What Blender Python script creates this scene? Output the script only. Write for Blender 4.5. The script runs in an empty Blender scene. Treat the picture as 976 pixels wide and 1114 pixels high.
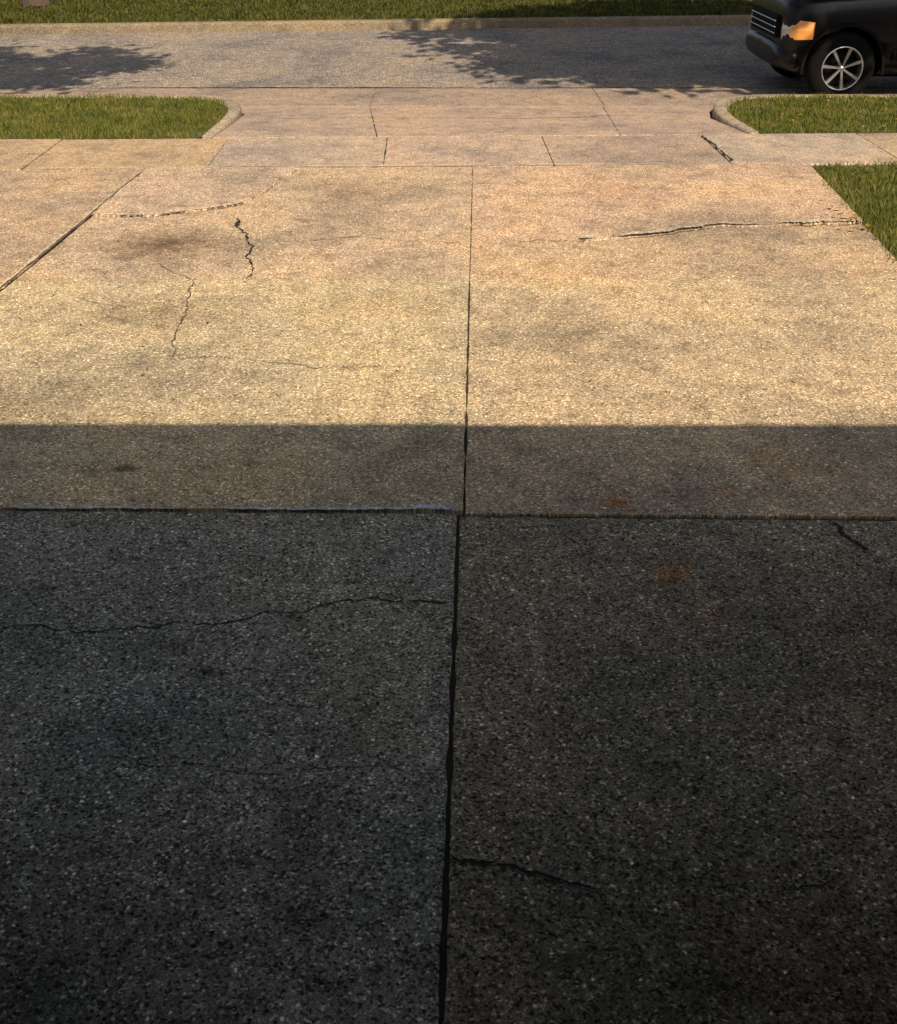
import bpy, bmesh, math, random
import numpy as np
from mathutils import Vector, Matrix, noise as mnoise
random.seed(7); np.random.seed(7)
sc=bpy.context.scene
R=math.radians

# ---------------------------------------------------------------- materials
def newmat(name):
    m=bpy.data.materials.new(name); m.use_nodes=True
    nt=m.node_tree; b=nt.nodes['Principled BSDF']
    return m,nt,b
def N(nt,t,**kw):
    n=nt.nodes.new(t)
    for k,v in kw.items(): setattr(n,k,v)
    return n
def simple(name,col,rough=.6,metal=0,spec=.5,coat=0,bump=0,bscale=50,var=.18):
    m,nt,b=newmat(name)
    tc=N(nt,'ShaderNodeTexCoord'); no=N(nt,'ShaderNodeTexNoise'); no.inputs['Scale'].default_value=bscale*.2; no.inputs['Detail'].default_value=4
    nt.links.new(tc.outputs['Object'],no.inputs['Vector'])
    r=N(nt,'ShaderNodeValToRGB'); c=Vector(col)
    r.color_ramp.elements[0].position=.3; r.color_ramp.elements[1].position=.7
    r.color_ramp.elements[0].color=(*(c*(1-var)),1); r.color_ramp.elements[1].color=(*(c*(1+var*.7)),1)
    nt.links.new(no.outputs['Fac'],r.inputs['Fac']); nt.links.new(r.outputs['Color'],b.inputs['Base Color'])
    b.inputs['Roughness'].default_value=rough; b.inputs['Metallic'].default_value=metal
    b.inputs['Specular IOR Level'].default_value=spec; b.inputs['Coat Weight'].default_value=coat
    if bump:
        bp=N(nt,'ShaderNodeBump'); bp.inputs['Strength'].default_value=bump; bp.inputs['Distance'].default_value=.005
        n2=N(nt,'ShaderNodeTexNoise'); n2.inputs['Scale'].default_value=bscale; n2.inputs['Detail'].default_value=3
        nt.links.new(tc.outputs['Object'],n2.inputs['Vector']); nt.links.new(n2.outputs['Fac'],bp.inputs['Height'])
        nt.links.new(bp.outputs['Normal'],b.inputs['Normal'])
    return m
def ramp(nt,src,els):
    r=N(nt,'ShaderNodeValToRGB'); e=r.color_ramp.elements
    while len(e)<len(els): e.new(.5)
    for i,(p,v) in enumerate(els):
        e[i].position=p; e[i].color=(v,v,v,1) if not isinstance(v,tuple) else (*v,1)
    nt.links.new(src,r.inputs['Fac']); return r.outputs['Color']
def mul(nt,a,b,fac=1,mode='MULTIPLY'):
    m=N(nt,'ShaderNodeMix',data_type='RGBA',blend_type=mode)
    m.inputs['Factor'].default_value=fac
    nt.links.new(a,m.inputs['A'])
    if isinstance(b,tuple): m.inputs['B'].default_value=(*b,1)
    else: nt.links.new(b,m.inputs['B'])
    return m.outputs['Result']
def aggregate(name,base,agg=1.0,scale=150,spots=(),objcol=True,mott=1.0,bump=.6,dim='2D',fleck=1.0):
    m,nt,b=newmat(name); L=nt.links.new
    tc=N(nt,'ShaderNodeTexCoord'); O=tc.outputs['Object']
    def noi(s,d=3,rough=.6):
        n=N(nt,'ShaderNodeTexNoise',noise_dimensions=dim); n.inputs['Scale'].default_value=s; n.inputs['Detail'].default_value=d; n.inputs['Roughness'].default_value=rough
        L(O,n.inputs['Vector']); return n.outputs['Fac']
    def vor(s):
        v=N(nt,'ShaderNodeTexVoronoi',voronoi_dimensions=dim); v.inputs['Scale'].default_value=s; L(O,v.inputs['Vector'])
        sp=N(nt,'ShaderNodeSeparateColor'); L(v.outputs['Color'],sp.inputs['Color']); return v,sp
    rgb=N(nt,'ShaderNodeRGB'); rgb.outputs[0].default_value=(*base,1)
    col=rgb.outputs[0]
    if objcol:
        oi=N(nt,'ShaderNodeObjectInfo'); col=mul(nt,col,oi.outputs['Color'])
    big=noi(.9,5); med=noi(6,6,.72)
    col=mul(nt,col,ramp(nt,big,[(.3,(.68,.71,.76)),(.5,(1,1,1)),(.72,(1.2,1.13,1.0))]),mott)
    col=mul(nt,col,ramp(nt,med,[(.3,.66),(.48,1.0),(.7,1.22)]),.85*mott)
    v,sp=vor(scale)
    col=mul(nt,col,ramp(nt,sp.outputs[0],[(0,.18),(.14,.4),(.3,.85),(.75,1.08),(.9,1.5),(1,2.8)]),agg)
    v2,sp2=vor(scale*.4)
    col2=ramp(nt,sp2.outputs[1],[(0,.15),(.07,.28),(.10,1),(.92,1),(.945,2.0*fleck),(1,3.3*fleck)])
    inner=ramp(nt,v2.outputs['Distance'],[(.2,1.0),(.38,0.0)])
    mx=N(nt,'ShaderNodeMix',data_type='RGBA'); L(inner,mx.inputs['Factor']); mx.inputs['A'].default_value=(1,1,1,1); L(col2,mx.inputs['B'])
    col=mul(nt,col,mx.outputs['Result'],min(1,agg*.9))
    col=mul(nt,col,ramp(nt,noi(scale*1.3,2),[(.3,.45),(.5,1),(.7,1.5)]),agg)
    # pitted, dirt-filled popouts gathered in patches
    pit=noi(38,2,.5)
    col=mul(nt,col,ramp(nt,pit,[(.27,.35),(.34,1.0)]),min(1,agg))
    if spots:
        rgn=noi(11,4,.65)
    for (cx,cy,rx,ry,c,f) in spots:
        mp=N(nt,'ShaderNodeMapping',vector_type='POINT'); mp.inputs['Location'].default_value=(-cx/rx,-cy/ry,0); mp.inputs['Scale'].default_value=(1/rx,1/ry,0)
        L(O,mp.inputs['Vector'])
        ln=N(nt,'ShaderNodeVectorMath',operation='LENGTH'); L(mp.outputs[0],ln.inputs[0])
        ad=N(nt,'ShaderNodeMath',operation='MULTIPLY_ADD'); L(rgn,ad.inputs[0]); ad.inputs[1].default_value=1.3; L(ln.outputs['Value'],ad.inputs[2])
        mr=N(nt,'ShaderNodeMapRange',interpolation_type='SMOOTHSTEP'); L(ad.outputs[0],mr.inputs['Value'])
        mr.inputs['From Min'].default_value=.6; mr.inputs['From Max'].default_value=1.7; mr.inputs['To Min'].default_value=f; mr.inputs['To Max'].default_value=0
        m2=N(nt,'ShaderNodeMix',data_type='RGBA',blend_type='MULTIPLY'); L(mr.outputs[0],m2.inputs['Factor']); L(col,m2.inputs['A']); m2.inputs['B'].default_value=(*c,1)
        col=m2.outputs['Result']
    L(col,b.inputs['Base Color']); b.inputs['Roughness'].default_value=.92; b.inputs['Specular IOR Level'].default_value=.12
    bp=N(nt,'ShaderNodeBump'); bp.inputs['Strength'].default_value=bump; bp.inputs['Distance'].default_value=.003
    L(noi(scale*.8,3,.7),bp.inputs['Height']); L(bp.outputs['Normal'],b.inputs['Normal'])
    return m

M_near=aggregate('weathered_shaded_aggregate',(.33,.30,.235),1.0,150,
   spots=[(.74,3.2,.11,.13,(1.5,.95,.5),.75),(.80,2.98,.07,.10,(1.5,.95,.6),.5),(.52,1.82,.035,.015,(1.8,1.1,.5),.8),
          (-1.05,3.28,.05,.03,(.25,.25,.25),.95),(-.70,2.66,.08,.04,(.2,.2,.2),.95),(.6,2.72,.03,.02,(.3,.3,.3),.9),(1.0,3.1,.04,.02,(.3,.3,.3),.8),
          (-.35,1.95,.14,.5,(.5,.5,.5),.7),(.26,2.8,.03,.5,(1.5,1.5,1.5),.8),(-.05,2.28,.05,.03,(1.8,1.85,2.0),.8),(-1.1,1.5,1.2,.8,(.42,.40,.36),.85),(1.0,1.5,1.5,.85,(.42,.38,.32),.9),(1.35,2.6,.5,.7,(.62,.58,.52),.8),(-.9,2.6,.35,.2,(1.3,1.3,1.32),.6)],mott=1,bump=.9,fleck=1.15)  # wide dark spots near the garage paint in extra house shade over real stains
M_mid=aggregate('aggregate_concrete',(.53,.435,.30),.75,150,
   spots=[(-1.72,7.0,.55,.42,(.40,.36,.33),.97),(-1.5,5.7,.6,.4,(.64,.62,.60),.85),(-.3,5.9,.5,.3,(.8,.78,.76),.7),(-1.25,3.93,.10,.045,(.25,.25,.25),.95),(.6,3.68,.10,.06,(1.2,.68,.28),.85),(1.02,3.78,.05,.06,(1.2,.75,.4),.6),
          (1.3,4.0,.3,.25,(1.12,.92,.72),.5),(-.4,4.05,.05,.04,(1.5,1.6,1.7),.8),(1.25,8.3,.5,.6,(.82,.75,.74),.6),(-.6,8.4,.7,.4,(.84,.78,.76),.7),(0.6,5.4,.25,.6,(.85,.83,.8),.5),(-2.0,8.3,.3,.5,(1.15,1.1,1.1),.6),(-1.9,4.5,.9,.35,(.75,.72,.66),.6)],mott=1)
M_walk=aggregate('sidewalk_concrete',(.47,.385,.31),.6,150,mott=.95)
M_street=aggregate('street_surface',(.31,.27,.235),.9,90,objcol=False,mott=1)
M_kerb=aggregate('kerb_concrete',(.40,.33,.26),.6,120,objcol=False,mott=1,dim='3D')
M_fkerb=aggregate('far_kerb_concrete',(.27,.22,.15),.6,120,objcol=False,mott=1,dim='3D')
M_skylit=aggregate('skylit_lip_tone',(.50,.53,.56),.6,150,objcol=False,mott=1)  # pale bluish tone with sky light put into the colour
M_pale_edge=aggregate('lit_edge_and_filler',(.62,.52,.38),.7,150,objcol=False,mott=1)  # paints sunlit crack edges; also used as pale joint filler
M_dirt=simple('joint_dirt',(.045,.038,.028),1,bump=.5)
M_crack=simple('crack_dark',(.016,.014,.012),1)
M_hair=simple('hairline_crack',(.13,.10,.07),1)
M_soil=simple('soil_thatch',(.075,.075,.025),1,bump=1,bscale=60)

def grassmat(name,c1,c2,c3):
    m,nt,b=newmat(name); tc=N(nt,'ShaderNodeTexCoord')
    n=N(nt,'ShaderNodeTexNoise'); n.inputs['Scale'].default_value=2.2; n.inputs['Detail'].default_value=5; n.inputs['Roughness'].default_value=.75
    nt.links.new(tc.outputs['Object'],n.inputs['Vector'])
    g=N(nt,'ShaderNodeNewGeometry')
    ad=N(nt,'ShaderNodeMath',operation='MULTIPLY_ADD'); nt.links.new(g.outputs['Random Per Island'],ad.inputs[0]); ad.inputs[1].default_value=.45; nt.links.new(n.outputs['Fac'],ad.inputs[2])
    c=ramp(nt,ad.outputs[0],[(.4,c1),(.72,c2),(1.0,c3)])
    nt.links.new(c,b.inputs['Base Color']); b.inputs['Roughness'].default_value=.7; b.inputs['Specular IOR Level'].default_value=.2
    return m
M_grass=grassmat('grass_blades',(.050,.075,.010),(.115,.135,.02),(.24,.20,.06))
M_fgrass=grassmat('far_grass_blades',(.020,.028,.005),(.065,.075,.012),(.14,.12,.03))
M_leaf=grassmat('tree_leaves',(.03,.05,.012),(.05,.085,.02),(.09,.11,.03))
M_bark=simple('bark',(.09,.065,.045),.95,bump=1,bscale=30)

# ---------------------------------------------------------------- helpers
def link(ob,parent=None):
    sc.collection.objects.link(ob)
    if parent: ob.parent=parent
    return ob
def empty(name,loc=(0,0,0)):
    e=bpy.data.objects.new(name,None); e.location=loc; e.empty_display_size=.3; return link(e)
def mesh(name,verts,faces,mat,parent=None,smooth=False):
    me=bpy.data.meshes.new(name); me.from_pydata([tuple(v) for v in verts],[],faces); me.update()
    if mat: me.materials.append(mat)
    ob=bpy.data.objects.new(name,me); link(ob,parent)
    if smooth:
        for p in me.polygons: p.use_smooth=True
    return ob
def densify(poly,step=.05,jit=.002,closed=True):
    out=[]; n=len(poly)
    for i in range(n if closed else n-1):
        a=Vector(poly[i][:2]); b=Vector(poly[(i+1)%n][:2]); L=(b-a).length; k=max(1,int(L/step))
        if L>1e-6: t=(b-a)/L; nn=Vector((-t.y,t.x))
        for j in range(k):
            p=a.lerp(b,j/k)
            if j>0: p=p+nn*(mnoise.noise(Vector((p.x*9,p.y*9,3)))*jit*2+random.uniform(-jit,jit)*.5)
            out.append((p.x,p.y))
    if not closed: out.append(tuple(poly[-1][:2]))
    return out
def inset(poly,d):
    n=len(poly); out=[]
    area=sum(poly[i][0]*poly[(i+1)%n][1]-poly[(i+1)%n][0]*poly[i][1] for i in range(n))
    s=1 if area>0 else -1
    for i in range(n):
        a=Vector(poly[i-1]); b=Vector(poly[i]); c=Vector(poly[(i+1)%n])
        t1=(b-a).normalized(); t2=(c-b).normalized()
        n1=Vector((-t1.y,t1.x))*s; n2=Vector((-t2.y,t2.x))*s
        m=(n1+n2); m=m/max(.5,m.length_squared)*2
        out.append(tuple(b+m*d))
    return out
def slab(name,poly,z=0,gap=.005,th=.09,mat=None,parent=None,tint=(1,1,1),zf=None,jit=.003,bev=.005,tilt=(0,0),step=.035):
    p=densify(inset([tuple(q) for q in poly],gap),step,jit)
    area=sum(p[i][0]*p[(i+1)%len(p)][1]-p[(i+1)%len(p)][0]*p[i][1] for i in range(len(p)))
    if area<0: p=p[::-1]
    cx=sum(q[0] for q in p)/len(p); cy=sum(q[1] for q in p)/len(p)
    f=zf or (lambda x,y:z+tilt[0]*(x-cx)+tilt[1]*(y-cy))
    n=len(p)
    v=[(x,y,f(x,y)) for x,y in p]+[(x,y,f(x,y)-th) for x,y in p]
    fs=[list(range(n)),list(range(2*n-1,n-1,-1))]+[[i,i+n,(i+1)%n+n,(i+1)%n] for i in range(n)]
    ob=mesh(name,v,fs,mat,parent); ob.color=(*tint,1)
    if bev:
        b=ob.modifiers.new('bevel','BEVEL'); b.width=bev; b.segments=2; b.limit_method='ANGLE'; b.angle_limit=R(50)
    return ob
def sheet(name,x0,x1,y0,y1,z,mat,parent=None):
    return mesh(name,[(x0,y0,z),(x1,y0,z),(x1,y1,z),(x0,y1,z)],[[0,1,2,3]],mat,parent)
def frac(pts,amp,levels=4):
    p=[Vector(q) for q in pts]
    for l in range(levels):
        o=[]
        for a,b in zip(p[:-1],p[1:]):
            L=(b-a).length
            if L<.012: o.append(a); continue
            t=(b-a).normalized(); n=Vector((-t.y,t.x))
            o+= [a,(a+b)/2+n*random.gauss(0,amp*L)]
        o.append(p[-1]); p=o
    return p
def crack(name,pts,w=.006,z=.003,amp=.06,mat=None,parent=None,zf=None,broken=0.0,off=0,rag=.25):
    p=frac(pts,amp,5); vs=[];fs=[]
    for i,q in enumerate(p):
        a=p[max(0,i-1)]; b=p[min(len(p)-1,i+1)]; t=(b-a).normalized(); n=Vector((-t.y,t.x))
        e=min(1,min(i,len(p)-1-i)/4+.15)
        k=.75+.9*mnoise.noise(Vector((q.x*14,q.y*14,1.7+off)))+random.uniform(-rag,rag)
        ww=w*e*max(.12,k)*.5
        if broken: ww=w*.5*e*max(0.0,min(1.3,(mnoise.noise(Vector((q.x*5,q.y*5,7.7+off)))+1-broken)*1.8))*random.uniform(.6,1.2)
        ww=max(ww,.0002)
        for s in(1,-1):
            r=q+n*(ww*s*random.uniform(.6,1.4)+off); vs.append((r.x,r.y,(zf(r.x,r.y) if zf else 0)+z))
    for i in range(len(p)-1): fs.append([2*i,2*i+1,2*i+3,2*i+2])
    return mesh(name,vs,fs,mat or M_crack,parent)

# ---------------------------------------------------------------- ground
sheet('ground',-300,300,-200,400,-.24,M_soil)
# ---------------------------------------------------------------- driveway
dw=empty('driveway')
sheet('joint_fill',-4.2,2.75,.9,9.1,-.014,M_dirt,dw)
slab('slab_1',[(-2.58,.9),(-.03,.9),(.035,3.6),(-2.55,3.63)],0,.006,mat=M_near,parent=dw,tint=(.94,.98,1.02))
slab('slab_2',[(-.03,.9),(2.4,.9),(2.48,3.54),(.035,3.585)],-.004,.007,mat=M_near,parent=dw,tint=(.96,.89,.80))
slab('slab_3',[(-2.55,3.63),(.055,3.6),(.118,6.28),(-2.44,6.28)],.008,.004,mat=M_mid,parent=dw,tint=(.99,.99,.95),tilt=(0,-.001))
slab('slab_4',[(.055,3.594),(2.48,3.552),(2.64,6.28),(.118,6.28)],.0,.004,mat=M_mid,parent=dw,tint=(1.02,.97,.93))
ck=[(-2.38,7.66),(-2.2,7.63),(-1.95,7.64),(-1.75,7.74),(-1.61,7.83),(-1.45,7.95),(-1.37,8.07),(-1.31,8.3),(-1.27,8.56),(-1.23,8.8),(-1.2,9.1)]
ckf=[tuple(v) for v in frac(ck,.09,3)]
slab('slab_5',ckf+[(-2.32,9.06)],.013,.001,mat=M_mid,parent=dw,tint=(1.04,.96,1.02),jit=.001)
slab('slab_6',[(-2.44,6.28),(.118,6.28),(.187,9.135)]+ckf[::-1],0,.001,mat=M_mid,parent=dw,tint=(1,.93,.94),jit=.001)
cr=[(.14,7.06),(.45,7.05),(.70,7.07),(.95,7.10),(1.17,7.15),(1.4,7.22),(1.60,7.32),(1.85,7.38),(2.16,7.41),(2.4,7.44),(2.71,7.5)]
crf=[tuple(v) for v in frac(cr,.09,3)]
slab('slab_7',[(.118,6.28),(2.64,6.28)]+crf[::-1],-.002,.001,mat=M_mid,parent=dw,tint=(1.0,.91,.88),jit=.001)
slab('slab_8',crf+[(2.82,9.21),(.187,9.135)],.005,.001,mat=M_mid,parent=dw,tint=(1.05,.93,.95),jit=.001,tilt=(.009,0))
crack('sunlit_edge_tint_1',crf[20:],.045,.025,.05,M_pale_edge,dw,broken=.55,off=.015)  # pale ribbon paints sunlight on the raised far edge
crack('sunlit_edge_tint_2',ckf[:48],.040,.0165,.05,M_pale_edge,dw,broken=.5,off=.015)  # sunlight tinted onto the raised corner piece along its crack
crack('edge_crack_1',[(a,b-.008) for a,b in crf[8:]],.007,.003,.05,M_hair,dw,broken=.6)
crack('edge_crack_2',[(a,b-.008) for a,b in ckf[4:46]],.008,.003,.05,M_hair,dw,broken=.5)
for i,(a,b,c,d) in enumerate([((-4.2,.9),(-2.58,.9),(-2.55,3.63),(-4.2,3.63)),((-4.2,3.63),(-2.55,3.63),(-2.44,6.28),(-4.2,6.3)),((-4.2,6.3),(-2.44,6.28),(-2.32,9.06),(-4.2,9.0))]):
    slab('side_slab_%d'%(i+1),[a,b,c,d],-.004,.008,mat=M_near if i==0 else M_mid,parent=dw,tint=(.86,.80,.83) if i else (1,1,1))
crack('skylit_lip',[(-1.6,3.619),(-.9,3.612),(-.4,3.609),(.035,3.607)],.017,.0125,.006,M_skylit,dw,broken=.35)  # bluish ribbon paints the sky light caught by the raised lip
crack('pale_lip_patch',[(-.14,3.622),(-.05,3.62),(.03,3.618)],.03,.013,.02,M_skylit,dw)  # short pale patch in the same painted sky-lit tone
crack('side_joint_mortar',[(-2.47,5.6),(-2.44,6.3),(-2.38,7.6),(-2.31,9.05)],.034,.0145,.006,M_pale_edge,dw,broken=.5,off=.02)
crack('side_joint_crack',[(-2.47,5.6),(-2.445,6.3),(-2.385,7.6),(-2.325,9.05)],.014,.0155,.006,M_hair,dw,broken=.3)
cks=[([(-2.6,2.95),(-1.9,2.87),(-1.37,2.885),(-1.05,2.855),(-.84,2.909),(-.644,2.919),(-.424,2.985),(-.168,3.02),(.01,3.02)],.006,.0),
 ([(-.9,2.30),(-.55,2.24),(-.32,2.25),(-.02,2.22)],.003,.0),
 ([(.004,1.956),(.09,1.928),(.235,1.886),(.357,1.851)],.011,.0),([(.34,1.855),(.52,1.832),(.77,1.845),(1.0,1.87),(1.4,1.84)],.006,.85),
 ([(1.34,3.54),(1.365,3.47),(1.38,3.41),(1.44,3.32)],.018,0),([(1.42,3.34),(1.46,3.2),(1.42,3.0),(1.55,2.7)],.005,0)]
for i,(p,w,br) in enumerate(cks): crack('crack_%d'%(i+1),p,w,.003,amp=.10,parent=dw,broken=br,rag=.45)
cks2=[([(-1.40,7.60),(-1.37,7.50),(-1.33,7.32),(-1.27,7.22),(-1.26,7.07)],.024,.004,M_crack),([(-1.27,7.1),(-1.2,6.7),(-1.14,6.3)],.012,.004,M_crack),
 ([(-1.27,7.1),(-.9,7.05),(-.4,7.08),(.12,7.0)],.006,.004,M_hair),
 ([(-1.73,6.6),(-1.6,6.45),(-1.44,6.28)],.006,.004,M_hair),
 ([(-1.44,6.26),(-1.39,5.88),(-1.36,5.6),(-1.34,5.33),(-1.30,5.03)],.008,.0125,M_hair),
 ([(-1.30,5.05),(-1.03,5.07),(-.5,4.95),(-.2,4.97)],.004,.0125,M_hair),
 ([(-2.0,5.95),(-1.7,5.8),(-1.39,5.9)],.004,.0125,M_hair)]
for i,(p,w,z,mt) in enumerate(cks2): crack('fine_crack_%d'%(i+1),p,w,z,amp=.07,parent=dw,mat=mt,rag=.4)

# ---------------------------------------------------------------- sidewalk
J3=lambda x:9.135+.03*(x-.19)
J4=lambda x:10.31+.035*x
sw=empty('sidewalk')
mesh('joint_fill',[(-40,J3(-40),-.012),(40,J3(40),-.012),(40,J4(40),-.012),(-40,J4(-40),-.012)],[[0,1,2,3]],M_dirt,sw)
xs=[-11.4,-10,-8.6,-7.45,-6.07,-4.7,-3.3,-1.88,-.51,.83,2.23,3.6,5.0,6.4,7.8,9.2,10.6]
tn=[(1,1,1),(1.02,.95,.85),(.96,.95,.95),(1.03,.97,.95),(.95,.9,.88)]
for i,(a,b) in enumerate(zip(xs[:-1],xs[1:])):
    t=tn[i%5]
    if 3<=i<=6: t=(1.06,.96,.78)
    slab('flag_%d'%(i+1),[(a,J3(a)),(b,J3(b)),(b-.02,J4(b)),(a-.02,J4(a))],random.uniform(-.004,.004),.004,mat=M_walk,parent=sw,tint=t)
slab('flag_run_1',[(-40,J3(-40)),(-11.4,J3(-11.4)),(-11.4,J4(-11.4)),(-40,J4(-40))],0,.006,mat=M_walk,parent=sw,step=1)
slab('flag_run_2',[(10.6,J3(10.6)),(40,J3(40)),(40,J4(40)),(10.6,J4(10.6))],0,.006,mat=M_walk,parent=sw,step=1)
crack('crack_1',[(2.2,10.3),(2.23,10.0),(2.22,9.8),(2.25,9.5),(2.23,9.3)],.022,.006,amp=.05,parent=sw,rag=.5)
crack('edge_mortar',[(-3.4,9.03),(-1,9.10),(1,9.16),(2.8,9.21)],.014,.0165,.004,M_pale_edge,sw,broken=.5)
# ---------------------------------------------------------------- apron
zap=lambda x,y:-max(0,(y-J4(x)))*.056
ap=empty('driveway_apron')
mesh('joint_fill',[(-2.2,10.22,-.02),(2.8,10.4,-.02),(2.8,12.55,-.14),(-2.9,12.55,-.14)],[[0,1,2,3]],M_dirt,ap)
slab('apron_slab_1',[(-2.04,J4(-2.04)),(-.62,J4(-.6)),(-.82,12.5),(-2.4,12.5),(-2.02,11.9)],gap=.003,mat=M_walk,parent=ap,zf=zap,tint=(.98,.94,.92))
slab('apron_slab_2',[(-.62,J4(-.6)),(1.5,J4(1.5)),(1.6,12.5),(-.82,12.5)],gap=.003,mat=M_walk,parent=ap,zf=zap,tint=(1.0,.93,.91))
slab('apron_slab_3',[(1.5,J4(1.5)),(2.63,J4(2.63)),(2.52,11.5),(2.64,12.1),(3.0,12.5),(1.6,12.5)],gap=.003,mat=M_walk,parent=ap,zf=zap,tint=(.95,.90,.91))
crack('crack_1',[(-1.7,11.5),(-.9,11.55),(-.2,11.52),(.5,11.5),(.97,11.5),(1.5,11.65),(1.8,11.6)],.013,.005,parent=ap,zf=zap,amp=.03,mat=M_hair)
crack('crack_2',[(.9,11.5),(1.2,11.5),(1.5,11.65)],.016,.0055,parent=ap,zf=zap,amp=.05,rag=.4)
# ---------------------------------------------------------------- street
FK=lambda x:19.24+.11*x
mesh('street',[(-90,12.4,-.13),(90,12.4,-.13),(90,FK(90)+.3,-.13),(-90,FK(-90)+6,-.13)],[[0,1,2,3]],M_street)
gt=empty('gutter')
gx=[-60,-30,-18,-12,-6.9,-3.9,-.82,1.62,4.7,7.7,12,18,30,60]
for i,(a,b) in enumerate(zip(gx[:-1],gx[1:])):
    slab('gutter_pan_%d'%(i+1),[(a,12.5),(b,12.5),(b,13.62),(a,13.62)],-.122,.004,th=.05,mat=M_walk,parent=gt,tint=(.78,.75,.76))
crack('gutter_seam',[(-12,13.66),(-4,13.64),(0,13.65),(4,13.66),(12,13.64)],.06,-.1255,amp=.004,parent=gt,broken=.25)
def kerb(name,inner,outer,mat):
    n=len(inner); vs=[];
    for (x,y) in inner: vs.append((x,y,.012)); vs.append((x,y,-.22))
    for (x,y) in outer: vs.append((x,y,.0)); vs.append((x,y,-.22))
    fs=[]
    for i in range(n-1):
        a=2*i;b=2*i+2;o=2*n
        fs+=[[a,b,o+b,o+a],[o+a,o+b,o+b+1,o+a+1],[a+1,b+1,b,a]]
    fs+=[[0,2*n,2*n+1,1],[2*n-2,2*n-1,4*n-1,4*n-2]]
    ob=mesh(name,vs,fs,mat)
    bm=bmesh.new(); bm.from_mesh(ob.data); bmesh.ops.recalc_face_normals(bm,faces=bm.faces); bm.to_mesh(ob.data); bm.free()
    bv=ob.modifiers.new('b','BEVEL'); bv.width=.03; bv.segments=3; bv.limit_method='ANGLE'; bv.angle_limit=R(40)
    return ob
def smoothc(p,it=2):
    for _ in range(it):
        o=[p[0]]
        for a,b in zip(p[:-1],p[1:]):
            o+=[(a[0]*.75+b[0]*.25,a[1]*.75+b[1]*.25),(a[0]*.25+b[0]*.75,a[1]*.25+b[1]*.75)]
        o.append(p[-1]); p=o
    return p
Li=smoothc([(-2.15,10.3),(-2.10,11.2),(-2.15,11.75),(-2.38,12.12),(-2.8,12.30),(-40,12.34)])
Lo=smoothc([(-2.06,10.3),(-2.0,11.3),(-2.03,11.9),(-2.25,12.36),(-2.7,12.5),(-40,12.5)])
Ri=smoothc([(2.75,10.46),(2.65,11.3),(2.75,11.85),(3.0,12.2),(3.5,12.32),(40,12.34)])
Ro=smoothc([(2.65,10.46),(2.53,11.3),(2.62,12.0),(2.93,12.42),(3.4,12.5),(40,12.5)])
kerb('kerb',Li,Lo,M_kerb); kerb('kerb',Ri,Ro,M_kerb)
X=[-80+i*2 for i in range(81)]
kerb('kerb',[(x,FK(x)+.15) for x in X],[(x,FK(x)) for x in X],M_fkerb)
# ---------------------------------------------------------------- lawns (soil sheet + blades)
def lawn(name,poly,z,n_per,h,w,box,mat=None,grow=0):
    ob=mesh(name,[(x,y,z) for x,y in poly],[list(range(len(poly)))],M_soil)
    x0,x1,y0,y1=box; n=int((x1-x0)*(y1-y0)*n_per)
    px=np.random.uniform(x0,x1,n); py=np.random.uniform(y0,y1,n)
    inside=np.zeros(n,bool); P=poly; j=len(P)-1
    for i in range(len(P)):
        xi,yi=P[i];xj,yj=P[j]
        if yi!=yj:
            c=((yi>py)!=(yj>py))&(px<(xj-xi)*(py-yi)/(yj-yi)+xi); inside^=c
        j=i
    px=px[inside]+np.random.normal(0,grow,inside.sum());py=py[inside]+np.random.normal(0,grow,inside.sum());n=len(px)
    hh=h*np.random.uniform(.5,1.25,n)*(1+.3*np.sin(px*3.1+py*2.3)*np.sin(py*4.7-px*1.1)+.3*np.sin(px*11+py*7)*np.sin(py*13-px*5)); an=np.random.uniform(0,2*np.pi,n); ln=np.random.uniform(0,1.1,n)*hh; la=np.random.uniform(0,2*np.pi,n)
    ww=w*np.random.uniform(.6,1.4,n)
    dx=np.cos(an)*ww/2;dy=np.sin(an)*ww/2; lx=np.cos(la)*ln; ly=np.sin(la)*ln
    V=np.zeros((n,5,3))
    V[:,0]=np.stack([px-dx,py-dy,np.full(n,z)],1); V[:,1]=np.stack([px+dx,py+dy,np.full(n,z)],1)
    V[:,2]=np.stack([px+dx*.8+lx*.35,py+dy*.8+ly*.35,z+hh*.6],1); V[:,3]=np.stack([px-dx*.8+lx*.35,py-dy*.8+ly*.35,z+hh*.6],1)
    V[:,4]=np.stack([px+lx,py+ly,z+hh],1)
    F=[]
    for b in (np.arange(n)*5).tolist(): F.append((b,b+1,b+2,b+3)); F.append((b+3,b+2,b+4))
    me=bpy.data.meshes.new('blades'); me.from_pydata(V.reshape(-1,3).tolist(),[],F); me.materials.append(mat or M_grass)
    o=bpy.data.objects.new('blades',me); link(o,ob)
    return ob
lawn('lawn',[(2.80,9.19),(2.70,7.5),(2.63,6.28),(2.47,3.5),(2.39,1.0),(40,1.0),(40,J3(40)),],-.012,3600,.05,.006,(2.4,4.6,4.8,9.4),grow=.025)
lawn('lawn',[(-4.22,1.0),(-4.22,8.98),(-40,J3(-40)),(-40,1.0)],-.012,1500,.05,.008,(-6,-4.2,6,9))
lawn('grass_verge',[(x,y) for x,y in Li if x>-39]+[(-40,12.32),(-40,J4(-40)),(-2.17,10.24)],-.004,3000,.045,.007,(-5.6,-2.0,10.1,12.4),grow=.028)
lawn('grass_verge',[(x,y) for x,y in Ri if x<39]+[(40,12.32),(40,12.30),(40,11.75),(2.77,10.43)],-.004,3000,.045,.007,(2.6,6.2,10.4,12.4),grow=.028)
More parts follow.
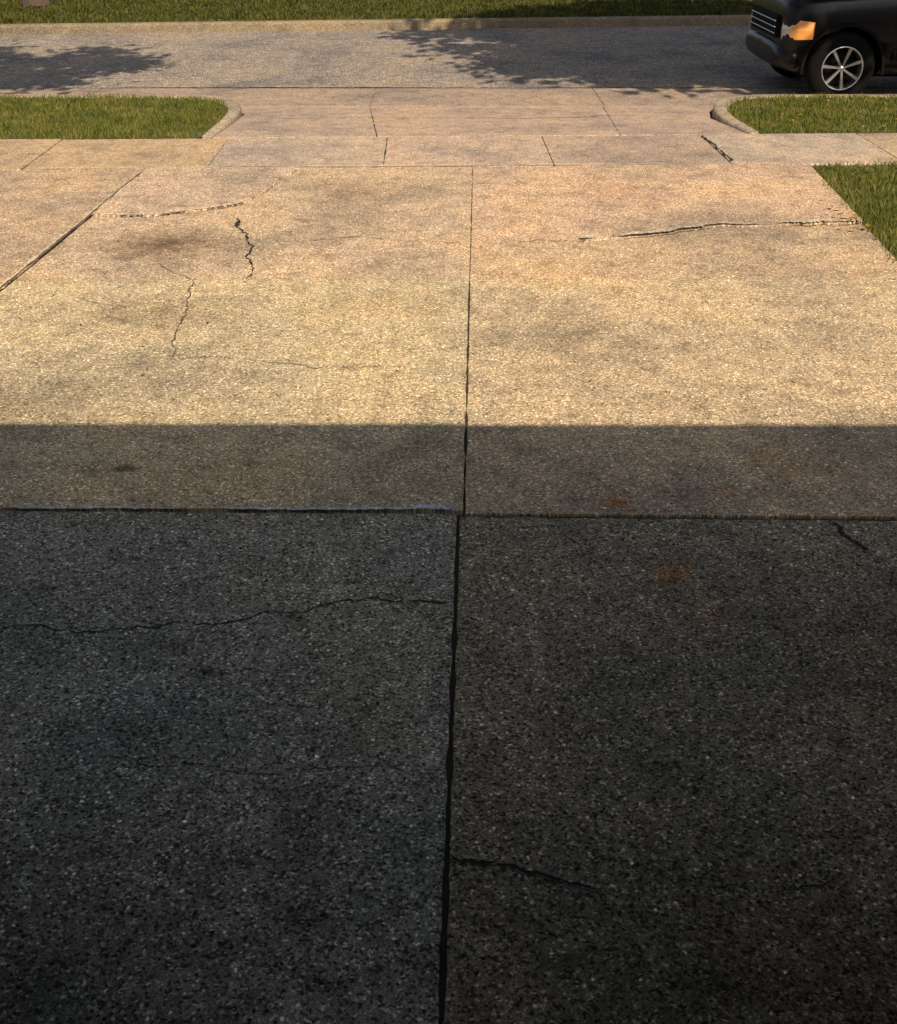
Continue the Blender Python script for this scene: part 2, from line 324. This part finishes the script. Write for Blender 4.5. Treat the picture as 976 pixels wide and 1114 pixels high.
lawn('lawn',[(-80,FK(-80)+.15),(80,FK(80)+.15),(200,400),(-200,400)],.0,650,.06,.02,(-9.5,8.5,18.2,25),M_fgrass,.03)
# ---------------------------------------------------------------- fallen leaves
lv=[];lf=[]
def leafat(x,y,z,s):
    a=random.uniform(0,6.28); b=len(lv); pts=[(0,-1),(.45,-.3),(.5,.25),(0,1),(-.5,.25),(-.45,-.3)]
    for k,(u,v) in enumerate(pts):
        lv.append((x+s*(u*math.cos(a)-v*math.sin(a)),y+s*(u*math.sin(a)+v*math.cos(a)),z+s*(.25*abs(u)+random.uniform(0,.2))))
    lf.append([b,b+1,b+2,b+3]); lf.append([b,b+3,b+4,b+5])
for _ in range(90): leafat(random.uniform(-2.3,2.7),random.uniform(3.8,11),.014,random.uniform(.006,.014))
for _ in range(18): leafat(random.gauss(2.62,.07),random.gauss(7.5,.13),.035,random.uniform(.014,.034))
for _ in range(50): leafat(random.uniform(2.9,5.5),random.uniform(10.5,12.2),.04,random.uniform(.012,.03))
for _ in range(60): leafat(random.uniform(-5,5),random.uniform(12.4,13.3),-.10,random.uniform(.01,.025))
for _ in range(25): leafat(random.uniform(-1.5,1.5),random.uniform(1.6,3.6),.012,random.uniform(.003,.007))
for _ in range(30): leafat(random.choice([random.gauss(.1,.03),random.gauss(-2.4,.05)]),random.uniform(3.8,9),.014,random.uniform(.005,.012))
M_fl=grassmat('dry_leaves',(.16,.07,.02),(.32,.18,.03),(.60,.46,.08))
mesh('fallen_leaves',lv,lf,M_fl)

# ---------------------------------------------------------------- trees
def tree(name,base,h,cc,rad,nclump,nleaf,ls=.16):
    root=empty(name)
    bx,by,bz=base
    me=bpy.data.meshes.new('trunk'); bm=bmesh.new()
    def limb(p,q,r0,r1,segs=6,bend=.15):
        p=Vector(p);q=Vector(q); rings=[]
        d=(q-p); off=Vector((random.uniform(-1,1),random.uniform(-1,1),0))*bend
        for i in range(segs+1):
            t=i/segs; c=p.lerp(q,t)+off*math.sin(t*math.pi); r=r0+(r1-r0)*t
            if i==0: r*=1.25
            z=d.normalized(); x=z.orthogonal().normalized(); y=z.cross(x)
            rings.append([bm.verts.new(c+(x*math.cos(a)+y*math.sin(a))*r*random.uniform(.92,1.08)) for a in [k*math.pi/5 for k in range(10)]])
        for a,b in zip(rings[:-1],rings[1:]):
            for k in range(10): bm.faces.new([a[k],a[(k+1)%10],b[(k+1)%10],b[k]])
    fork=(bx+(cc[0]-bx)*.25,by+(cc[1]-by)*.25,h*.38)
    limb(base,fork,.22,.17)
    cl=[]
    for i in range(nclump):
        u=random.uniform(-1,1);a=random.uniform(0,6.28);r=random.uniform(.1,1)**.5; s=math.sqrt(1-u*u)
        cl.append(Vector((cc[0]+rad[0]*r*s*math.cos(a),cc[1]+rad[1]*r*s*math.sin(a),cc[2]+rad[2]*r*u)))
    for c in cl[:14]: limb(fork,c,.09,.02,5,.3)
    bm.to_mesh(me); bm.free(); me.materials.append(M_bark); link(bpy.data.objects.new('trunk',me),root)
    V=[];F=[]
    for c in cl:
        cr_=random.uniform(.5,.95)*min(1,rad[0]/2.5)
        for _ in range(nleaf//nclump):
            d=Vector((random.gauss(0,1),random.gauss(0,1),random.gauss(0,.7)))*cr_*.5; p=c+d
            n=Vector((random.gauss(0,1),random.gauss(0,1),random.gauss(0,1)+.6)).normalized(); x=n.orthogonal().normalized(); y=n.cross(x); s=ls*random.uniform(.6,1.2)
            b=len(V); V+=[p-x*s*.5,p+y*s*.35,p+x*s*.6,p-y*s*.35]; F.append([b,b+1,b+2,b+3])
    mesh('crown',V,F,M_leaf,root)
    return root
tree('street_tree',(7.0,11.3,-.02),9,(6.1,10.5,6.6),(4.7,3.8,2.2),190,32000,.28)
tree('street_tree',(-6.6,8.3,-.02),7.5,(-4.0,9.2,5.6),(1.9,2.2,1.1),20,4600,.2)
tree('street_tree',(-7.0,21.3,0),9,(-7.5,22.5,6),(3,3,2.2),40,6000,.2)

# ---------------------------------------------------------------- house behind the viewpoint (casts the shadow on the drive)
hs=empty('brick_house')
def box(name,x0,x1,y0,y1,z0,z1,mat,parent,bev=.0):
    v=[(x,y,z) for z in(z0,z1) for y in(y0,y1) for x in(x0,x1)]
    ob=mesh(name,v,[[0,2,3,1],[4,5,7,6],[0,1,5,4],[2,6,7,3],[0,4,6,2],[1,3,7,5]],mat,parent)
    if bev: b=ob.modifiers.new('b','BEVEL'); b.width=bev; b.segments=2
    return ob
def brickmat():
    m,nt,b=newmat('brick_wall'); tc=N(nt,'ShaderNodeTexCoord'); mp=N(nt,'ShaderNodeMapping'); mp.inputs['Rotation'].default_value=(R(90),0,0)
    nt.links.new(tc.outputs['Object'],mp.inputs['Vector']); br=N(nt,'ShaderNodeTexBrick'); nt.links.new(mp.outputs[0],br.inputs['Vector'])
    br.inputs['Color1'].default_value=(.22,.08,.05,1); br.inputs['Color2'].default_value=(.15,.06,.045,1); br.inputs['Mortar'].default_value=(.25,.23,.2,1)
    br.inputs['Scale'].default_value=1; br.inputs['Brick Width'].default_value=.22; br.inputs['Row Height'].default_value=.075; br.inputs['Mortar Size'].default_value=.008
    nt.links.new(br.outputs['Color'],b.inputs['Base Color']); b.inputs['Roughness'].default_value=.9; return m
MB=brickmat(); M_int=simple('garage_interior',(.10,.09,.08),.9); M_trim=simple('painted_trim',(.5,.48,.44),.6); M_roof=simple('roof_shingles',(.06,.055,.05),.95,bump=1,bscale=20); M_glass=simple('window_glass',(.03,.035,.04),.08)
box('front_wall_left',-5.2,-2.42,.65,.9,-.1,2.62,MB,hs); box('front_wall_right',2.42,11,.65,.9,-.1,2.62,MB,hs); box('header',-2.42,2.42,.65,.9,2.35,2.62,M_trim,hs)
box('side_wall_left',-5.2,-4.95,-7,.65,-.1,2.62,MB,hs); box('side_wall_right',10.75,11,-7,.65,-.1,2.62,MB,hs); box('back_wall',-4.95,10.75,-7,-6.75,-.1,2.62,MB,hs)
box('garage_partition',2.9,3.0,-6.75,.65,-.1,2.56,M_int,hs); box('garage_slab',-4.95,2.9,-6.75,.895,-.1,-.006,simple('garage_floor',(.10,.095,.085),.9),hs); box('ceiling',-4.95,10.75,-6.75,.65,2.56,2.61,M_int,hs)
box('garage_door_rolled_up',-2.4,2.4,-1.9,.55,2.40,2.45,M_trim,hs)
box('door',3.5,4.45,.905,.95,0,2.1,simple('door_paint',(.12,.03,.03),.5),hs,.01)
for i,x in enumerate((5.4,8.1)):
    box('window_glass_%d'%(i+1),x,x+1.5,.905,.92,.95,2.1,M_glass,hs)
    for nm,(a,b,c,d) in dict(l=(x-.07,x,.88,2.17),r=(x+1.5,x+1.57,.88,2.17),t=(x,x+1.5,2.1,2.17),s=(x,x+1.5,.88,.95),m=(x+.73,x+.77,.95,2.1)).items():
        box('window_%s_%d'%(nm,i+1),a,b,.905,.95,c,d,M_trim,hs)
ye,ze,yr,zr=1.3,2.90,-3.1,4.75
rv=[]
for x in(-5.7,11.5): rv+=[(x,ye,ze),(x,yr,zr),(x,-7.5,ze),(x,-7.5,ze-.2),(x,yr,zr-.2),(x,ye,ze-.2)]
mesh('roof',rv,[[0,6,7,1],[1,7,8,2],[2,8,9,3],[3,9,10,4],[4,10,11,5],[5,11,6,0],[0,1,4,5],[1,2,3,4],[6,11,10,7],[7,10,9,8]],M_roof,hs)
for i,x in enumerate((-5.2,10.9)): mesh('gable_%d'%(i+1),[(x,.88,2.62),(x,yr,4.5),(x,-6.98,2.62)],[[0,1,2]],MB,hs)
box('soffit',-5.6,11.4,.9,1.28,2.62,2.66,M_trim,hs)

# ---------------------------------------------------------------- car
car=empty('parked_car',(3.21,13.62,-.13))
M_paint=simple('car_paint',(.003,.003,.004),.3,spec=.3,coat=.15)
M_tyre=simple('tyre_rubber',(.006,.006,.006),.9,spec=.15)
M_alloy=simple('alloy',(.85,.85,.86),.3,metal=.9)
M_dark=simple('car_dark_trim',(.004,.004,.004),.75,spec=.15)
M_cg=simple('car_glass',(.01,.012,.014),.04)
M_amber=simple('amber_lens',(.95,.42,.10),.2,coat=1)
M_lens=simple('clear_lens',(.75,.68,.55),.12,coat=1)
M_red=simple('tail_lens',(.4,.01,.01),.2,coat=1)
FX=lambda x:.27+x*(.61/.88) if x<.88 else x
def loft(name,st,mat,sub=2):
    vs=[];fs=[];m=None
    for (x,sec) in st:
        full=[(y,z) for y,z in sec]+[(-y,z) for y,z in sec[::-1] if y>1e-4]
        m=len(full)
        for y,z in full: vs.append((FX(x),y,z))
    for i in range(len(st)-1):
        for k in range(m):
            a=i*m+k;b=i*m+(k+1)%m; fs.append([a,b,b+m,a+m])
    fs.append(list(range(m))[::-1]); fs.append([(len(st)-1)*m+k for k in range(m)])
    ob=mesh(name,vs,fs,mat,car,True)
    bm=bmesh.new(); bm.from_mesh(ob.data); bmesh.ops.recalc_face_normals(bm,faces=bm.faces); bm.to_mesh(ob.data); bm.free()
    if sub: s=ob.modifiers.new('s','SUBSURF'); s.levels=sub; s.render_levels=sub
    return ob
def sec(w,zb,zt,cr=.03):
    return [(0,zb),(w*.80,zb),(w*.93,zb+.04),(w*.985,zb+.2),(w,(zb+zt)/2),(w*.985,zt-.16),(w*.94,zt-.04),(w*.82,zt),(0,zt+cr)]
body=loft('body',[(.0,sec(.66,.40,.90)),(.03,sec(.78,.32,.98)),(.14,sec(.88,.28,1.03)),(.4,sec(.935,.25,1.06)),(.88,sec(.955,.25,1.09)),(1.45,sec(.95,.26,1.13)),(2.5,sec(.95,.26,1.15)),(3.7,sec(.955,.27,1.17)),(4.4,sec(.93,.3,1.16)),(4.68,sec(.88,.36,1.12)),(4.76,sec(.8,.44,1.0))],M_paint)
WR=.35
def cyl(name,x,y,z,r,l,mat,parent,seg=48):
    vs=[];fs=[]
    for s in(-1,1):
        for k in range(seg):
            a=2*math.pi*k/seg; vs.append((x+r*math.cos(a),y+s*l/2,z+r*math.sin(a)))
    fs=[list(range(seg)),list(range(2*seg-1,seg-1,-1))]+[[k,k+seg,(k+1)%seg+seg,(k+1)%seg] for k in range(seg)]
    return mesh(name,vs,fs,mat,parent)
WX=(.88,3.72)
for i,wx in enumerate(WX):
    c=cyl('cutter',wx,0,WR,.41,3,M_dark,car)
    bm=bmesh.new(); bm.from_mesh(c.data); bmesh.ops.recalc_face_normals(bm,faces=bm.faces); bm.to_mesh(c.data); bm.free()
    md=body.modifiers.new('arch%d'%i,'BOOLEAN'); md.object=c; md.operation='DIFFERENCE'; md.solver='EXACT'
bpy.context.view_layer.update()
dg=bpy.context.evaluated_depsgraph_get(); nm=bpy.data.meshes.new_from_object(body.evaluated_get(dg)); body.modifiers.clear(); body.data=nm
for o in [o for o in bpy.data.objects if o.name.startswith('cutter')]: bpy.data.objects.remove(o)
box('underbody',.55,4.4,-.6,.6,.22,.5,M_dark,car)
def gsec(w0,w1,zb,zt): return [(0,zb),(w0,zb),((w0+w1)/2+.02,(zb+zt)/2),(w1,zt-.04),(w1*.85,zt),(0,zt+.02)]
loft('greenhouse',[(1.35,gsec(.8,.78,1.04,1.14)),(1.55,gsec(.86,.80,1.06,1.27)),(2.1,gsec(.88,.72,1.08,1.72)),(2.6,gsec(.88,.70,1.1,1.8)),(3.9,gsec(.88,.70,1.1,1.79)),(4.45,gsec(.86,.68,1.1,1.7)),(4.66,gsec(.82,.7,1.1,1.2))],M_cg)
loft('roof_panel',[(2.15,[(0,1.74),(.66,1.72),(.64,1.77),(0,1.80)]),(2.7,[(0,1.78),(.69,1.77),(.66,1.83),(0,1.86)]),(3.9,[(0,1.78),(.69,1.76),(.66,1.82),(0,1.85)]),(4.5,[(0,1.68),(.66,1.66),(.64,1.73),(0,1.76)])],M_paint)
for s in(-1,1):
    for nme,(x0,x1) in dict(a=(2.72,2.80),b=(3.62,3.70)).items():
        mesh('pillar_%s_%d'%(nme,s),[(x0,s*.895,1.12),(x1,s*.895,1.12),(x1,s*.72,1.78),(x0,s*.72,1.78),(x0,s*.86,1.12),(x1,s*.86,1.12),(x1,s*.69,1.78),(x0,s*.69,1.78)],[[0,1,2,3],[4,7,6,5],[0,4,5,1],[2,6,7,3],[1,5,6,2],[0,3,7,4]],M_paint,car)
    box('mirror_%d'%s,1.85,2.05,s*1.02-.1,s*1.02+.1,1.12,1.28,M_paint,car,.05)
    for j,x in enumerate((2.5,3.45)): box('door_handle_%d_%d'%(s,j),x,x+.18,s*.955-.015,s*.955+.015,.95,.98,M_alloy,car,.008)
    for j,x in enumerate((1.5,2.62,3.4)): box('door_seam_%d_%d'%(s,j),x,x+.012,s*.945-.015,s*.945+.012,.34,1.05,M_dark,car)
    box('side_trim_%d'%s,1.38,3.2,s*.95-.02,s*.95+.02,.42,.52,M_dark,car,.01)
    hv=[];pts=[(.03,.66),(.055,.74),(.11,.81),(.19,.865),(.30,.91),(.38,.935)]
    for k,(x,y) in enumerate(pts):
        t=k/5; zb=.60+.03*t; zt=.82-.03*t; x=FX(x)
        hv+=[(x-.012,s*(y+.012),zb),(x-.02,s*(y+.022),(zb+zt)/2),(x+.0,s*(y+.006),zt),(x+.1,s*(y-.14),zt),(x+.1,s*(y-.14),zb)]
    def seg(nm_,k0,k1,mat):
        fs=[[5*k+j,5*k+(j+1)%5,5*(k+1)+(j+1)%5,5*(k+1)+j] for k in range(k0,k1) for j in range(5)]+[[5*k0+j for j in range(5)],[5*k1+j for j in range(5)]]
        mesh(nm_,hv,fs,mat,car,False)
    seg('headlamp_%d'%s,0,2,M_lens); seg('turn_lamp_%d'%s,2,5,M_amber)
    box('fog_lamp_%d'%s,.27,.37,s*.6-.07,s*.6+.07,.40,.48,M_lens,car,.02)
    box('tail_lamp_%d'%s,4.55,4.74,s*.86-.06,s*.86+.06,.85,1.15,M_red,car,.02)
    for i,wx in enumerate(WX):
        vs=[];fs=[];n=20
        for k in range(n+1):
            a=R(-8)+k*R(196)/n
            for r,yy in((.405,.93),(.405,.966),(.435,.962),(.435,.93)): vs.append((wx+r*math.cos(a),s*yy,WR+r*math.sin(a)))
        for k in range(n):
            for j in range(4): fs.append([4*k+j,4*k+(j+1)%4,4*k+4+(j+1)%4,4*k+4+j])
        mesh('wheel_arch_%d_%d'%(s,i),vs,fs,M_dark,car)
box('grille',.24,.33,-.55,.55,.60,.82,M_dark,car,.02)
for k in range(3): box('grille_bar_%d'%k,.228,.25,-.53,.53,.64+.06*k,.65+.06*k,M_alloy,car,.004)
loft('front_bumper',[(-.07,[(0,.36),(.60,.36),(.66,.43),(.64,.53),(0,.54)]),(-.03,[(0,.32),(.76,.32),(.81,.43),(.79,.56),(0,.56)]),(.12,[(0,.28),(.87,.28),(.91,.43),(.89,.59),(0,.59)]),(.36,[(0,.25),(.93,.25),(.957,.42),(.95,.6),(0,.6)])],M_paint,1)
box('rear_bumper',4.6,4.84,-.85,.85,.38,.6,M_dark,car,.05)
def wheel(i,wx,s):
    W=bpy.data.objects.new('wheel_%d'%i,None); link(W,car); W.location=(wx,s*.84,WR)
    prof=[(.205,-.11),(.27,-.125),(.32,-.115),(.342,-.085),(.35,0),(.342,.085),(.32,.115),(.27,.125),(.205,.11)]
    def lathe(nm_,prof,mat,seg=56,closed=True):
        vs=[];fs=[];m=len(prof)
        for k in range(seg):
            a=2*math.pi*k/seg
            for r,y in prof: vs.append((r*math.cos(a),y,r*math.sin(a)))
        for k in range(seg):
            for j in range(m if closed else m-1):
                fs.append([k*m+j,k*m+(j+1)%m,((k+1)%seg)*m+(j+1)%m,((k+1)%seg)*m+j])
        return mesh(nm_,vs,fs,mat,W,True)
    lathe('tyre',prof,M_tyre)
    lathe('rim',[(.218,s*.11),(.212,s*.125),(.203,s*.115),(.2,s*.09),(.19,-s*.1),(.205,-s*.1)],M_alloy)
    lathe('drum',[(.001,s*.0),(.19,s*.0),(.19,-s*.08),(.001,-s*.08)],M_dark)
    lathe('hub',[(.001,s*.105),(.025,s*.10),(.035,s*.085),(.035,s*.0)],M_alloy,24,False)
    vs=[];fs=[]
    for k in range(7):
        a=2*math.pi*k/7+.35
        d=Vector((math.cos(a),0,math.sin(a))); t=Vector((-math.sin(a),0,math.cos(a)))
        b=len(vs)
        for (rr,wd,yy) in((.02,.009,.097),(.208,.016,.108)):
            for q in(-1,1):
                for dy in(0,-.03):
                    v=d*rr+t*wd*q; vs.append((v.x,s*(yy+dy),v.z))
        fs+=[[b,b+2,b+6,b+4],[b+1,b+5,b+7,b+3],[b,b+4,b+5,b+1],[b+2,b+3,b+7,b+6]]
    mesh('spokes',vs,fs,M_alloy,W)
i=0
for wx in WX:
    for s in(-1,1): i+=1; wheel(i,wx,s)

# ---------------------------------------------------------------- light
w=bpy.data.worlds.new('World'); sc.world=w; w.use_nodes=True; nt=w.node_tree
bg=nt.nodes['Background']; sky=nt.nodes.new('ShaderNodeTexSky'); sky.sky_type='NISHITA'; sky.sun_disc=False
elev=R(42.7); L=Vector((-.25,1,0)).normalized()*math.cos(elev)+Vector((0,0,-math.sin(elev)))
sky.sun_elevation=elev; sky.sun_rotation=math.atan2(-L.x,-L.y)
sky.dust_density=2.5; sky.air_density=.8
hsv=nt.nodes.new('ShaderNodeHueSaturation'); hsv.inputs['Saturation'].default_value=.55
nt.links.new(sky.outputs[0],hsv.inputs['Color']); nt.links.new(hsv.outputs[0],bg.inputs['Color']); bg.inputs['Strength'].default_value=.085
sd=bpy.data.lights.new('sun','SUN'); sd.energy=5; sd.angle=R(.5); sd.color=(1,.82,.60)
so=bpy.data.objects.new('sun',sd); link(so); so.rotation_euler=L.to_track_quat('-Z','Y').to_euler(); so.location=(3,-8,12)
# ---------------------------------------------------------------- camera
cd=bpy.data.cameras.new('camera'); cam=bpy.data.objects.new('camera',cd); link(cam); cam.location=(0,0,2.009)
cam.rotation_euler=(R(90-29.14),0,0)
cd.sensor_fit='VERTICAL'; cd.sensor_height=36; cd.lens=36*1250/1114; cd.clip_end=1500; cd.clip_start=.05
sc.camera=cam
sc.view_settings.view_transform='Standard'; sc.view_settings.look='None'; sc.view_settings.exposure=0
